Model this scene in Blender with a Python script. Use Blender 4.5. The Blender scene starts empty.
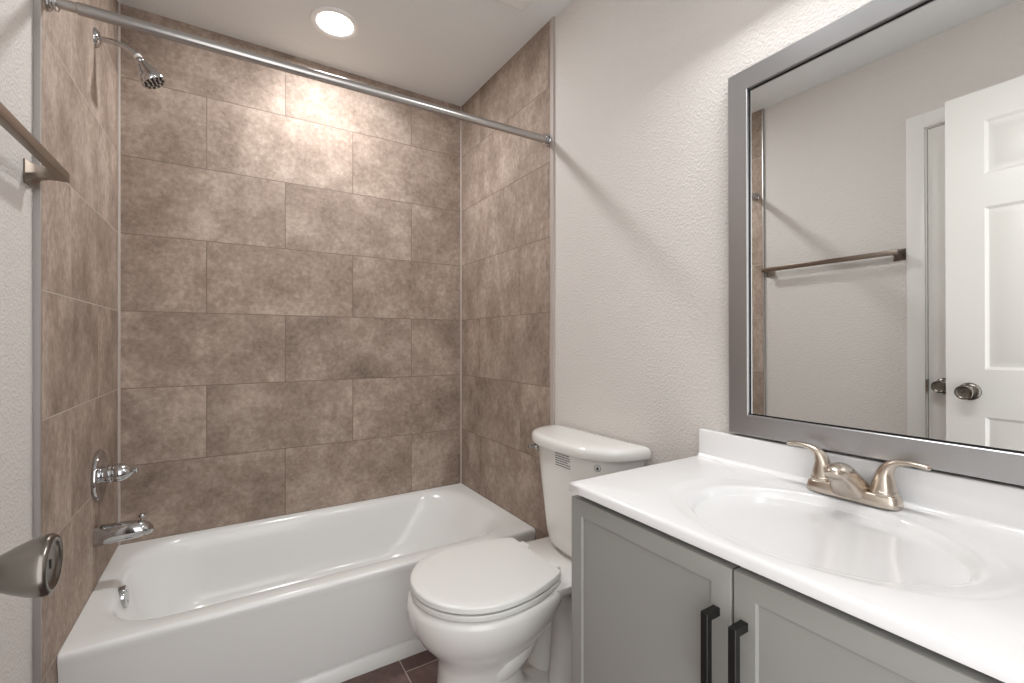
import bpy, bmesh, math, random
from mathutils import Vector, Matrix
R = math.radians
PI = math.pi
C = bpy.context.scene.collection
SC = bpy.context.scene
H = 1.15                                  # camera height above the floor

# ------------------------------------------------------------------ camera, world, lights
cam_d = bpy.data.cameras.new('camera')
cam_d.sensor_width = 36.0
cam_d.lens = 451.03 * 36 / 1024
cam_d.shift_y = 0.0004
cam_d.clip_start = 0.02
cam = bpy.data.objects.new('camera', cam_d)
C.objects.link(cam)
cam.location = (0, 0, H)
cam.rotation_euler = (R(90), 0, R(-31.87))
SC.camera = cam

SC.view_settings.view_transform = 'Standard'
SC.view_settings.look = 'None'
SC.view_settings.exposure = 0.30
SC.view_settings.gamma = 1.0
SC.view_settings.use_curve_mapping = False
SC.cycles.use_denoising = True
SC.cycles.max_bounces = 12
SC.cycles.diffuse_bounces = 8
SC.cycles.glossy_bounces = 6
SC.cycles.caustics_reflective = False
SC.cycles.sample_clamp_indirect = 6.0

world = bpy.data.worlds.new('world')
SC.world = world
world.use_nodes = True
world.node_tree.nodes['Background'].inputs[0].default_value = (0.985, 0.993, 0.995, 1)
world.node_tree.nodes['Background'].inputs[1].default_value = 2.2


def area(name, loc, rot, size, power, color=(1, 1, 1), shape='DISK', size_y=None, spread=180):
    d = bpy.data.lights.new(name, 'AREA')
    d.shape = shape
    d.size = size
    if size_y:
        d.size_y = size_y
    d.energy = power
    d.color = color
    d.spread = R(spread)
    o = bpy.data.objects.new(name, d)
    o.location = loc
    o.rotation_euler = rot
    C.objects.link(o)
    return o


WARM = (0.988, 0.995, 0.994)
area('recessed_lamp', (0.366, 1.985, 2.466), (0, 0, 0), 0.13, 9.5, WARM)
for _y in (0.17, 0.40, 0.63):             # bulbs of the vanity light over the mirror
    area('vanity_lamp', (0.935, _y, 2.110), (0, R(40), 0), 0.09, 2.25, WARM)

# ------------------------------------------------------------------ materials


def nt(name):
    m = bpy.data.materials.new(name)
    m.use_nodes = True
    t = m.node_tree
    return m, t, t.nodes['Principled BSDF']


def N(t, typ, **kw):
    n = t.nodes.new(typ)
    for k, v in kw.items():
        if isinstance(v, dict):
            for kk, vv in v.items():
                n.inputs[kk].default_value = vv
        else:
            setattr(n, k, v)
    return n


def L(t, a, ao, b, bi):
    t.links.new(a.outputs[ao], b.inputs[bi])


def ramp(t, stops):
    n = t.nodes.new('ShaderNodeValToRGB')
    e = n.color_ramp.elements
    while len(e) < len(stops):
        e.new(0.5)
    for i, (p, c) in enumerate(stops):
        e[i].position = p
        e[i].color = (*c, 1) if len(c) == 3 else c
    return n


def s2l(r, g, b):
    f = lambda c: (c / 255 / 12.92) if c / 255 <= 0.04045 else ((c / 255 + 0.055) / 1.055) ** 2.4
    return (f(r), f(g), f(b))


def plain(name, col, rough=0.5, metal=0.0, coat=0.0, spec=0.5, bump=0.0, bscale=9):
    m, t, b = nt(name)
    b.inputs['Base Color'].default_value = (*col, 1)
    b.inputs['Roughness'].default_value = rough
    b.inputs['Metallic'].default_value = metal
    b.inputs['Coat Weight'].default_value = coat
    b.inputs['Coat Roughness'].default_value = 0.05
    b.inputs['Specular IOR Level'].default_value = spec
    # a faint procedural unevenness keeps each surface from being perfectly flat
    g = N(t, 'ShaderNodeNewGeometry')
    no = t.nodes.new('ShaderNodeTexNoise')
    no.inputs['Scale'].default_value = bscale
    no.inputs['Detail'].default_value = 3
    L(t, g, 'Position', no, 'Vector')
    mr = t.nodes.new('ShaderNodeMapRange')
    mr.inputs['To Min'].default_value = max(0.0, rough - 0.01)
    mr.inputs['To Max'].default_value = rough + 0.01
    L(t, no, 'Fac', mr, 'Value')
    L(t, mr, 'Result', b, 'Roughness')
    if bump > 0:
        bp = t.nodes.new('ShaderNodeBump')
        bp.inputs['Strength'].default_value = 1.0
        bp.inputs['Distance'].default_value = bump
        L(t, no, 'Fac', bp, 'Height')
        L(t, bp, 'Normal', b, 'Normal')
    return m


def wall_paint(name, col, scale=140, dist=0.0016, rough=0.6):
    """painted wall with a sprayed orange-peel texture"""
    m, t, b = nt(name)
    b.inputs['Base Color'].default_value = (*col, 1)
    b.inputs['Roughness'].default_value = rough
    b.inputs['Specular IOR Level'].default_value = 0.3
    g = N(t, 'ShaderNodeNewGeometry')
    n1 = t.nodes.new('ShaderNodeTexNoise')
    n1.inputs['Scale'].default_value = scale
    n1.inputs['Detail'].default_value = 2.5
    n1.inputs['Roughness'].default_value = 0.45
    L(t, g, 'Position', n1, 'Vector')
    r1 = ramp(t, [(0.40, (0, 0, 0)), (0.66, (1, 1, 1))])
    L(t, n1, 'Fac', r1, 'Fac')
    v = t.nodes.new('ShaderNodeTexVoronoi')
    v.inputs['Scale'].default_value = scale * 0.75
    L(t, g, 'Position', v, 'Vector')
    r2 = ramp(t, [(0.08, (1, 1, 1)), (0.30, (0, 0, 0))])
    L(t, v, 'Distance', r2, 'Fac')
    ad = t.nodes.new('ShaderNodeMath')
    ad.operation = 'MULTIPLY_ADD'
    ad.inputs[1].default_value = 0.55
    L(t, r2, 'Color', ad, 0)
    L(t, r1, 'Color', ad, 2)
    bp = t.nodes.new('ShaderNodeBump')
    bp.inputs['Strength'].default_value = 0.62
    bp.inputs['Distance'].default_value = dist
    L(t, ad, 'Value', bp, 'Height')
    L(t, bp, 'Normal', b, 'Normal')
    return m


def tile_mat(name, bw, rh, offset, dark, mid, light, grout, rough=0.7, streak=(1, 1, 1), mortar=0.0016):
    """stoneware tiles laid in a running bond; the UV map is in metres"""
    m, t, b = nt(name)
    uv = N(t, 'ShaderNodeUVMap')
    br = t.nodes.new('ShaderNodeTexBrick')
    br.offset = offset
    br.offset_frequency = 2
    br.squash = 1.0
    br.inputs['Color1'].default_value = (0, 0, 0, 1)
    br.inputs['Color2'].default_value = (1, 1, 1, 1)
    br.inputs['Mortar'].default_value = (0.5, 0.5, 0.5, 1)
    br.inputs['Scale'].default_value = 1.0
    br.inputs['Mortar Size'].default_value = mortar
    br.inputs['Mortar Smooth'].default_value = 0.25
    br.inputs['Bias'].default_value = 0.0
    br.inputs['Brick Width'].default_value = bw
    br.inputs['Row Height'].default_value = rh
    L(t, uv, 'UV', br, 'Vector')
    g = N(t, 'ShaderNodeNewGeometry')
    mp = t.nodes.new('ShaderNodeMapping')
    mp.inputs['Scale'].default_value = streak
    L(t, g, 'Position', mp, 'Vector')
    off = t.nodes.new('ShaderNodeVectorMath')
    off.operation = 'MULTIPLY_ADD'
    off.inputs[1].default_value = (7.3, 5.1, 9.7)
    L(t, br, 'Color', off, 0)
    L(t, mp, 'Vector', off, 2)
    n1 = t.nodes.new('ShaderNodeTexNoise')
    n1.inputs['Scale'].default_value = 4.0
    n1.inputs['Detail'].default_value = 11
    n1.inputs['Roughness'].default_value = 0.72
    n1.inputs['Distortion'].default_value = 0.0
    L(t, off, 'Vector', n1, 'Vector')
    n2 = t.nodes.new('ShaderNodeTexNoise')
    n2.inputs['Scale'].default_value = 55
    n2.inputs['Detail'].default_value = 9
    n2.inputs['Roughness'].default_value = 0.7
    L(t, off, 'Vector', n2, 'Vector')
    r1 = ramp(t, [(0.28, dark), (0.50, mid), (0.73, light)])
    mixn = t.nodes.new('ShaderNodeMath')
    mixn.operation = 'MULTIPLY_ADD'
    mixn.inputs[1].default_value = 0.5
    sub = t.nodes.new('ShaderNodeMath')
    sub.operation = 'SUBTRACT'
    sub.inputs[1].default_value = 0.5
    L(t, n2, 'Fac', sub, 0)
    L(t, sub, 'Value', mixn, 0)
    L(t, n1, 'Fac', mixn, 2)
    L(t, mixn, 'Value', r1, 'Fac')
    hv = t.nodes.new('ShaderNodeHueSaturation')
    tv = t.nodes.new('ShaderNodeMapRange')
    tv.inputs['To Min'].default_value = 0.96
    tv.inputs['To Max'].default_value = 1.04
    L(t, br, 'Color', tv, 'Value')
    L(t, tv, 'Result', hv, 'Value')
    L(t, r1, 'Color', hv, 'Color')
    mx = t.nodes.new('ShaderNodeMix')
    mx.data_type = 'RGBA'
    mx.inputs['B'].default_value = (*grout, 1)
    L(t, br, 'Fac', mx, 'Factor')
    t.links.new(hv.outputs['Color'], mx.inputs[6])
    mx.inputs[7].default_value = (*grout, 1)
    t.links.new(mx.outputs[2], b.inputs['Base Color'])
    b.inputs['Roughness'].default_value = rough
    b.inputs['Specular IOR Level'].default_value = 0.2
    inv = t.nodes.new('ShaderNodeMath')
    inv.operation = 'MULTIPLY_ADD'
    inv.inputs[1].default_value = -1.0
    L(t, br, 'Fac', inv, 0)
    sc = t.nodes.new('ShaderNodeMath')
    sc.operation = 'MULTIPLY'
    sc.inputs[1].default_value = 0.12
    L(t, n2, 'Fac', sc, 0)
    L(t, sc, 'Value', inv, 2)
    bp = t.nodes.new('ShaderNodeBump')
    bp.inputs['Strength'].default_value = 0.7
    bp.inputs['Distance'].default_value = 0.0016
    L(t, inv, 'Value', bp, 'Height')
    L(t, bp, 'Normal', b, 'Normal')
    return m


def brushed(name, col, rough=0.3, axis=(1, 1, 60), amt=0.1):
    """brushed metal: fine streaks along one direction"""
    m, t, b = nt(name)
    b.inputs['Base Color'].default_value = (*col, 1)
    b.inputs['Metallic'].default_value = 1.0
    g = N(t, 'ShaderNodeTexCoord')
    mp = t.nodes.new('ShaderNodeMapping')
    mp.inputs['Scale'].default_value = axis
    L(t, g, 'Object', mp, 'Vector')
    n = t.nodes.new('ShaderNodeTexNoise')
    n.inputs['Scale'].default_value = 12
    n.inputs['Detail'].default_value = 3
    L(t, mp, 'Vector', n, 'Vector')
    mr = t.nodes.new('ShaderNodeMapRange')
    mr.inputs['To Min'].default_value = rough - amt / 2
    mr.inputs['To Max'].default_value = rough + amt / 2
    L(t, n, 'Fac', mr, 'Value')
    L(t, mr, 'Result', b, 'Roughness')
    return m


M = {}
M['wall'] = wall_paint('warm_white_wall_paint', s2l(217, 212, 208))
M['ceil'] = wall_paint('ceiling_paint', s2l(229, 231, 231), scale=140, dist=0.0007)
TD, TM, TL = s2l(120, 105, 94), s2l(159, 142, 130), s2l(198, 182, 169)
GR = s2l(128, 112, 103)
M['tile_back'] = tile_mat('taupe_wall_tile_back', 0.6025, 0.3075, 0.5, TD, TM, TL, GR)
M['tile_left'] = tile_mat('taupe_wall_tile_left', 0.6025, 0.3075, 0.5, TD, TM, TL, s2l(186, 175, 166), mortar=0.0020, streak=(1, 1.15, 0.8))  # same grout, lightened here to paint in how this side catches light
M['tile_right'] = tile_mat('taupe_wall_tile_right', 0.6025, 0.3075, 0.642, TD, TM, TL, GR, streak=(1, 1.15, 0.8))
M['floor'] = tile_mat('brown_floor_tile', 0.6, 0.305, 0.5, s2l(88, 69, 66), s2l(108, 87, 83), s2l(128, 107, 102), s2l(190, 178, 170), rough=0.35, mortar=0.002)
M['caulk'] = plain('pale_caulk', s2l(182, 172, 166), 0.5, bump=0.001, bscale=60)
M['edge_metal'] = brushed('satin_edge_strip', s2l(190, 188, 186), 0.4)
M['ceramic'] = plain('white_ceramic', s2l(235, 234, 231), 0.12, coat=0.4)
M['tub'] = plain('white_tub_enamel', s2l(238, 239, 238), 0.2, coat=0.2)
M['seatp'] = plain('white_seat_plastic', s2l(234, 234, 231), 0.28)
M['marble'] = plain('white_cultured_marble', s2l(242, 242, 243), 0.14, coat=0.3)
M['cab'] = plain('grey_cabinet_paint', s2l(149, 148, 144), 0.45, spec=0.35)
M['gap_shade'] = plain('painted_gap_shade', s2l(16, 15, 15), 0.8)  # near-black that paints in the shade of the cabinet gaps
M['black'] = plain('matte_black_metal', s2l(16, 15, 15), 0.38)
M['chrome'] = plain('polished_chrome', (0.56, 0.565, 0.575), 0.07, metal=1.0)
M['nickel'] = brushed('brushed_nickel', s2l(205, 194, 182), 0.24)
M['nickel_d'] = brushed('brushed_nickel_bar', s2l(143, 131, 120), 0.34, axis=(60, 1, 60))
M['knob'] = brushed('satin_nickel_knob', s2l(124, 118, 112), 0.25, axis=(60, 1, 1), amt=0.06)
M['rod'] = brushed('satin_steel_rod', s2l(186, 182, 180), 0.28, axis=(1, 30, 30), amt=0.03)
M['frame'] = brushed('brushed_silver_frame', s2l(186, 186, 188), 0.33, axis=(1, 40, 40), amt=0.015)
M['mirror'] = plain('mirror_silver', (0.86, 0.87, 0.86), 0.0, metal=1.0)
M['mirror'].node_tree.nodes['Principled BSDF'].inputs['Roughness'].default_value = 0
for l in list(M['mirror'].node_tree.links):
    if l.to_socket.name == 'Roughness':
        M['mirror'].node_tree.links.remove(l)
M['door'] = plain('white_door_paint', s2l(232, 230, 226), 0.35)
M['trimw'] = plain('white_trim_paint', s2l(234, 233, 230), 0.35)
M['plastic'] = plain('white_plastic', s2l(240, 240, 239), 0.4)
M['print'] = plain('grey_print', s2l(70, 70, 72), 0.6)
M['hole'] = plain('keyhole_black', (0.004, 0.004, 0.004), 0.6)
M['rubber'] = plain('dark_nozzle_rubber', s2l(40, 40, 42), 0.5)
M['lens'], _t, _b = nt('lit_lens')
_b.inputs['Base Color'].default_value = (1, 1, 1, 1)
_b.inputs['Emission Color'].default_value = (1, 0.98, 0.95, 1)
_b.inputs['Emission Strength'].default_value = 6.0

# ------------------------------------------------------------------ mesh helpers


def bm_new():
    return bmesh.new()


def bx(bm, x0, x1, y0, y1, z0, z1, bev=0.0, seg=2):
    """axis-aligned box, optionally bevelled, merged into bm"""
    b = bmesh.new()
    r = bmesh.ops.create_cube(b, size=1.0)
    for v in b.verts:
        v.co = Vector(((x0 + x1) / 2 + v.co.x * (x1 - x0), (y0 + y1) / 2 + v.co.y * (y1 - y0), (z0 + z1) / 2 + v.co.z * (z1 - z0)))
    if bev > 0:
        bmesh.ops.bevel(b, geom=list(b.edges), offset=bev, segments=seg, profile=0.5, affect='EDGES')
    merge(bm, b)


def merge(bm, b):
    me = bpy.data.meshes.new('tmp')
    b.to_mesh(me)
    b.free()
    bm.from_mesh(me)
    bpy.data.meshes.remove(me)


def loft(bm, loops, cap0=True, cap1=True, closed=True):
    """skin a list of equal-length point loops"""
    rows = [[bm.verts.new(p) for p in lp] for lp in loops]
    n = len(rows[0])
    rng = n if closed else n - 1
    for a, b in zip(rows, rows[1:]):
        for i in range(rng):
            j = (i + 1) % n
            try:
                bm.faces.new((a[i], a[j], b[j], b[i]))
            except ValueError:
                pass
    if cap0:
        bm.faces.new(list(reversed(rows[0])))
    if cap1:
        bm.faces.new(rows[-1])
    return rows


def frame_of(d):
    d = Vector(d).normalized()
    up = Vector((0, 0, 1)) if abs(d.z) < 0.95 else Vector((1, 0, 0))
    u = d.cross(up).normalized()
    w = u.cross(d).normalized()
    return d, u, w


def lathe(bm, prof, origin, axis, n=32, cap0=True, cap1=True):
    """prof: list of (radius, distance along axis)"""
    d, u, w = frame_of(axis)
    o = Vector(origin)
    loops = []
    for r, t in prof:
        r = max(r, 0.00005)
        loops.append([o + d * t + (u * math.cos(2 * PI * k / n) + w * math.sin(2 * PI * k / n)) * r for k in range(n)])
    loft(bm, loops, cap0, cap1)


def smooth_path(pts, per=6):
    """Catmull-Rom through pts (tuples of any length)"""
    out = []
    P = [tuple(p) for p in pts]
    n = len(P)
    for i in range(n - 1):
        p0, p1, p2, p3 = P[max(i - 1, 0)], P[i], P[i + 1], P[min(i + 2, n - 1)]
        for k in range(per):
            t = k / per
            out.append(tuple(0.5 * (2 * b + (c - a) * t + (2 * a - 5 * b + 4 * c - d) * t * t + (3 * b - a - 3 * c + d) * t ** 3)
                             for a, b, c, d in zip(p0, p1, p2, p3)))
    out.append(P[-1])
    return out


def tube(bm, pts, n=16, up=(0, 0, 1)):
    """pts: (x,y,z,ra,rb): an elliptical tube; ra across, rb along the 'up' side"""
    loops = []
    for i, p in enumerate(pts):
        a = Vector(pts[max(i - 1, 0)][:3])
        c = Vector(pts[min(i + 1, len(pts) - 1)][:3])
        d = (c - a).normalized()
        u = d.cross(Vector(up))
        if u.length < 1e-3:
            u = d.cross(Vector((1, 0, 0)))
        u.normalize()
        w = u.cross(d).normalized()
        o = Vector(p[:3])
        loops.append([o + u * math.cos(2 * PI * k / n) * p[3] + w * math.sin(2 * PI * k / n) * p[4] for k in range(n)])
    loft(bm, loops)


def tag(o, label=None, cat=None, group=None, kind=None):
    if label:
        o['label'] = label
    if cat:
        o['category'] = cat
    if group:
        o['group'] = group
    if kind:
        o['kind'] = kind
    return o


def finish(bm, sharp=35, recalc=True):
    bmesh.ops.remove_doubles(bm, verts=list(bm.verts), dist=1e-6)
    if recalc:
        bmesh.ops.recalc_face_normals(bm, faces=list(bm.faces))
    ang = R(sharp)
    for f in bm.faces:
        f.smooth = True
    for e in bm.edges:
        if len(e.link_faces) == 2:
            e.smooth = e.calc_face_angle(0) < ang
        else:
            e.smooth = False


def obj(name, bm, mat, parent=None, loc=None, sharp=35, uv=None, recalc=True):
    """link bm (given in world coordinates) as one mesh object; the origin is its root's base"""
    finish(bm, sharp, recalc)
    me = bpy.data.meshes.new(name)
    if uv:
        lay = bm.loops.layers.uv.new('UVMap')
        for f in bm.faces:
            for lp in f.loops:
                lp[lay].uv = uv(lp.vert.co)
    org = Vector(loc) if loc else Vector((0, 0, 0))
    if parent is not None:
        r = parent
        while r.parent:
            r = r.parent
        org = Vector(r.location)
    bmesh.ops.translate(bm, verts=list(bm.verts), vec=-org)
    bm.to_mesh(me)
    bm.free()
    me.materials.append(mat)
    o = bpy.data.objects.new(name, me)
    C.objects.link(o)
    if parent is not None:
        o.parent = parent
    else:
        o.location = org
    return o


def thing(name, label, cat, loc, group=None, kind=None):
    o = bpy.data.objects.new(name, None)
    o.empty_display_size = 0.05
    C.objects.link(o)
    o.location = loc
    return tag(o, label, cat, group, kind)


def zz(z):
    return z + H


# ------------------------------------------------------------------ dimensions
XL, XR, YB = -0.379, 1.1066, 2.325         # tile faces of the alcove
PL, PR = -0.391, 1.114                     # painted wall faces
YT = 1.4755                                # where the tile stops
RIM = zz(-0.800)
YF = 1.588                                 # front of the tub
YFRONT = -0.13                             # inner face of the wall with the entry door
CZ = lambda y: zz(1.288 + 0.0200 * y)      # the ceiling falls slightly towards the entry

# ------------------------------------------------------------------ setting
bm = bm_new()
bx(bm, -0.75, 1.35, -0.32, 2.5, -0.1, 0.0)
tag(obj('floor', bm, M['floor'], uv=lambda c: (c.y - 0.03, c.x - 0.5145 + 3.05)), 'brown ceramic tile floor with pale grout', 'floor', kind='structure')

bm = bm_new()
y0, y1 = -0.32, 2.5
v = [bm.verts.new(p) for p in ((-0.75, y0, CZ(y0)), (1.35, y0, CZ(y0)), (1.35, y1, CZ(y1)), (-0.75, y1, CZ(y1)),
                               (-0.75, y0, 2.6), (1.35, y0, 2.6), (1.35, y1, 2.6), (-0.75, y1, 2.6))]
for f in ((0, 1, 2, 3), (4, 5, 6, 7), (0, 1, 5, 4), (1, 2, 6, 5), (2, 3, 7, 6), (3, 0, 4, 7)):
    bm.faces.new([v[i] for i in f])
tag(obj('ceiling', bm, M['ceil']), 'pale textured ceiling above the tub alcove', 'ceiling', kind='structure')

ROW = lambda z: z - RIM + 0.3075 * 4
bm = bm_new()
bx(bm, -0.5, 1.25, YB, YB + 0.12, 0, 2.55)
tag(obj('wall_back', bm, M['tile_back'], uv=lambda c: (c.x - 0.211 - 0.30125 + 6.025, ROW(c.z))), 'taupe stone-look tile wall behind the bathtub', 'wall', kind='structure')

# left wall: painted, with the closet doorway; tile slab of the alcove on it
DY0, DY1, DTOP = 0.145, 0.759, 2.066        # closet opening
bm = bm_new()
bx(bm, PL - 0.12, PL, DY1, YB, 0, 2.55)
bx(bm, PL - 0.12, PL, YFRONT - 0.12, DY0, 0, 2.55)
bx(bm, PL - 0.12, PL, DY0, DY1, DTOP, 2.55)
wl = tag(obj('wall_left', bm, M['wall']), 'warm white textured left wall with towel bar', 'wall', kind='structure')
bm = bm_new()
bx(bm, PL - 0.002, XL, YT + 0.002, YB, 0, 2.55)
obj('tile_surround', bm, M['tile_left'], wl, uv=lambda c: (c.y - 1.712 + 6.025, ROW(c.z)))

bm = bm_new()
bx(bm, PR, PR + 0.12, YFRONT - 0.12, YB, 0, 2.55)
wr = tag(obj('wall_right', bm, M['wall']), 'warm white textured right wall behind toilet and vanity', 'wall', kind='structure')
bm = bm_new()
bx(bm, XR, PR + 0.002, YT + 0.007, YB, 0, 2.55)
obj('tile_surround', bm, M['tile_right'], wr, uv=lambda c: (-(c.y - 1.711) + 6.025 , ROW(c.z)))

bm = bm_new()
bx(bm, PL - 0.12, -0.235, YFRONT - 0.12, YFRONT, 0, 2.55)
bx(bm, 0.57, PR + 0.12, YFRONT - 0.12, YFRONT, 0, 2.55)
bx(bm, -0.235, 0.57, YFRONT - 0.12, YFRONT, 2.10, 2.55)
tag(obj('wall_front', bm, M['wall']), 'warm white wall with the entry doorway, behind the camera', 'wall', kind='structure')

# caulk in the tile corners, finishing strips at the tile ends
bm = bm_new()
lathe(bm, [(0.0065, RIM), (0.0065, 2.49)], (XL + 0.001, YB - 0.001, 0), (0, 0, 1), 12)
tag(obj('trim_1', bm, M['caulk']), 'pale caulk line in left corner of tiled alcove', 'caulk', kind='structure')
bm = bm_new()
lathe(bm, [(0.0055, RIM), (0.0055, 2.49)], (XR - 0.001, YB - 0.001, 0), (0, 0, 1), 12)
tag(obj('trim_2', bm, M['caulk']), 'pale caulk line in right corner of tiled alcove', 'caulk', kind='structure')
bm = bm_new()
bx(bm, PL - 0.001, XL + 0.0012, YT - 0.003, YT + 0.003, 0, 2.50, 0.0008, 1)
tag(obj('trim_3', bm, M['edge_metal']), 'grey metal edge strip ending the left tile', 'trim', kind='structure')
bm = bm_new()
bx(bm, XR - 0.0012, PR + 0.001, YT - 0.013, YT + 0.008, 0, 2.50, 0.0012, 1)
tag(obj('trim_4', bm, M['caulk']), 'pale edge strip ending the right tile', 'trim', kind='structure')

# closet door in the left wall: casing, jamb and closed slab
CW = 0.064
bm = bm_new()
for a, b_ in ((DY1, DY1 + CW), (DY0 - CW, DY0)):
    bx(bm, PL - 0.001, PL + 0.016, a, b_, 0, DTOP + CW, 0.003)
bx(bm, PL - 0.001, PL + 0.016, DY0 - 0.001, DY1 + 0.001, DTOP, DTOP + CW, 0.003)
for a, b_ in ((DY1 - 0.004, DY1 + 0.001), (DY0 - 0.001, DY0 + 0.004)):
    bx(bm, PL - 0.11, PL + 0.004, a, b_, 0, DTOP, 0.001)
bx(bm, PL - 0.11, PL + 0.004, DY0, DY1, DTOP - 0.004, DTOP + 0.001, 0.001)
tag(obj('trim_5', bm, M['trimw']), 'white casing around the closet door in the left wall', 'trim', kind='structure')


def panel_door_mesh(xf, xb, ya, yb, z0, z1, stile, mid, rows):
    """six-panel door slab: face at x=xf (towards +x), back at xb; rows = list of (z0, z1) panels"""
    bm = bm_new()
    ym = (ya + yb) / 2
    ys = [ya, ya + stile, ym - mid / 2, ym + mid / 2, yb - stile, yb]
    zs = [z0]
    for a, b_ in sorted(rows):
        zs += [a, b_]
    zs.append(z1)
    g = [[bm.verts.new((xf, y, z)) for z in zs] for y in ys]
    pan = []
    for i in range(len(ys) - 1):
        for j in range(len(zs) - 1):
            f = bm.faces.new((g[i][j], g[i + 1][j], g[i + 1][j + 1], g[i][j + 1]))
            if i in (1, 3) and j % 2 == 1:
                pan.append(f)
    bmesh.ops.recalc_face_normals(bm, faces=list(bm.faces))
    if bm.faces[:][0].normal.x < 0:
        bmesh.ops.reverse_faces(bm, faces=list(bm.faces))
    for th, dp in ((0.004, -0.003), (0.010, -0.006), (0.012, 0.0), (0.024, 0.007)):
        bmesh.ops.inset_individual(bm, faces=pan, thickness=th, depth=dp)
    # back and edges
    cb = [bm.verts.new((xb, y, z)) for y, z in ((ya, z0), (yb, z0), (yb, z1), (ya, z1))]
    bm.faces.new(cb)
    bot = [g[i][0] for i in range(len(ys))]
    top = [g[i][-1] for i in range(len(ys))]
    lef = [g[0][j] for j in range(len(zs))]
    rig = [g[-1][j] for j in range(len(zs))]
    bm.faces.new(bot + [cb[1], cb[0]])
    bm.faces.new(top + [cb[2], cb[3]])
    bm.faces.new(lef + [cb[3], cb[0]])
    bm.faces.new(rig + [cb[2], cb[1]])
    return bm


ROWS = [(1.764, 1.964), (1.032, 1.640), (0.24, 0.853)]


def door_knob(x, y, z, parent, sx=1):
    """satin tulip knob: a round rose, neck, body flaring to a dished face with a keyhole"""
    bm = bm_new()
    lathe(bm, [(0.0335, 0), (0.0335, 0.003), (0.031, 0.007), (0.022, 0.0095), (0.0135, 0.011), (0.0115, 0.014), (0.0115, 0.020),
               (0.0124, 0.025), (0.0156, 0.034), (0.0203, 0.043), (0.0246, 0.053), (0.0266, 0.0600), (0.0270, 0.0635), (0.0264, 0.0665), (0.0245, 0.0685),
               (0.0218, 0.0688), (0.0200, 0.0672), (0.0180, 0.0660), (0.0155, 0.0655), (0.0, 0.0655)], (x, y, z), (sx, 0, 0), 40)
    k = obj('door_knob', bm, M['knob'], parent, sharp=50)
    bm = bm_new()
    xk = x + sx * 0.0653
    bx(bm, min(xk, xk + sx * 0.0008), max(xk, xk + sx * 0.0008), y - 0.0012, y + 0.0012, z - 0.004, z + 0.004)
    obj('keyhole', bm, M['hole'], k)


bm = panel_door_mesh(PL + 0.001, PL - 0.034, DY0 + 0.007, DY1 - 0.0075, 0.01, DTOP - 0.0075, 0.10, 0.09, ROWS)
d2 = tag(obj('door_2', bm, M['door'], loc=(PL - 0.03, 0.4, 0)), 'closed white closet door in the left wall, seen in the mirror behind the open door', 'door', kind='structure')
door_knob(PL + 0.001, 0.699, zz(-0.204), d2)
bm = bm_new()
bx(bm, PL - 0.02, PL + 0.0185, DY1 - 0.0072, DY1 - 0.001, zz(-0.232), zz(-0.180), 0.0008, 1)
obj('latch_plate', bm, M['nickel_d'], d2)

# entry door standing open, parallel to the left wall
XD = -0.207
bm = panel_door_mesh(XD, XD - 0.035, -0.115, 0.644, 0.012, 2.081, 0.11, 0.10, ROWS)
d1 = tag(obj('door_1', bm, M['door'], loc=(XD - 0.018, -0.115, 0)), 'open white six-panel entry door with knob, nearest the camera at left', 'door', kind='structure')
door_knob(XD, 0.576, zz(-0.204), d1)
bm = bm_new()
bx(bm, XD - 0.030, XD - 0.005, 0.6435, 0.645, zz(-0.232), zz(-0.176), 0.0005, 1)
obj('latch_plate', bm, M['nickel_d'], d1)

# ------------------------------------------------------------------ bathtub


def rr_loop(cx, cy, hx, hy, r, z, n=128, p=None):
    """rounded rectangle, sampled by angle so loops of one stack line up"""
    out = []
    for k in range(n):
        a = 2 * PI * (k + 0.5) / n
        c, s = math.cos(a), math.sin(a)
        # support: inner rect (hx-r, hy-r) plus radius r  -> march on the ray
        lo, hi = 0.0, (hx + hy) * 1.5
        for _ in range(40):
            m = (lo + hi) / 2
            x, y = abs(c * m), abs(s * m)
            dx, dy = max(x - (hx - r), 0), max(y - (hy - r), 0)
            inside = x <= hx and y <= hy and math.hypot(dx, dy) <= r
            if inside:
                lo = m
            else:
                hi = m
        out.append(Vector((cx + c * lo, cy + s * lo, z)))
    return out


def snap_corners(lp, x0, x1, y0, y1):
    for cx in (x0, x1):
        for cy in (y0, y1):
            q = min(lp, key=lambda v_: (v_.x - cx) ** 2 + (v_.y - cy) ** 2)
            q.x, q.y = cx, cy
    return lp


tub = thing('bathtub', 'white alcove bathtub under the taupe tile walls', 'bathtub', ((XL + XR) / 2, (YF + YB) / 2, 0))
tx0, tx1, ty0, ty1 = XL + 0.0015, XR - 0.0015, YF, YB - 0.0015
cx, cy = (tx0 + tx1) / 2, (ty0 + ty1) / 2
hx, hy = (tx1 - tx0) / 2, (ty1 - ty0) / 2
bm = bm_new()
NT = 160


def tl(dx0, dx1, dy0, dy1, r, z):
    """loop inset from the tub's outer rectangle by the four margins (left, right, front, back)"""
    ax0, ax1, ay0, ay1 = tx0 + dx0, tx1 - dx1, ty0 + dy0, ty1 - dy1
    lp = rr_loop(cx, cy, hx, hy, 0.001, z, NT) if r <= 0.002 else None
    if r <= 0.002:
        out = []
        for p_ in lp:
            out.append(Vector((ax0 + (p_.x - tx0) / (tx1 - tx0) * (ax1 - ax0), ay0 + (p_.y - ty0) / (ty1 - ty0) * (ay1 - ay0), z)))
        return snap_corners(out, ax0, ax1, ay0, ay1)
    return rr_loop((ax0 + ax1) / 2, (ay0 + ay1) / 2, (ax1 - ax0) / 2, (ay1 - ay0) / 2, r, z, NT)


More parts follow.
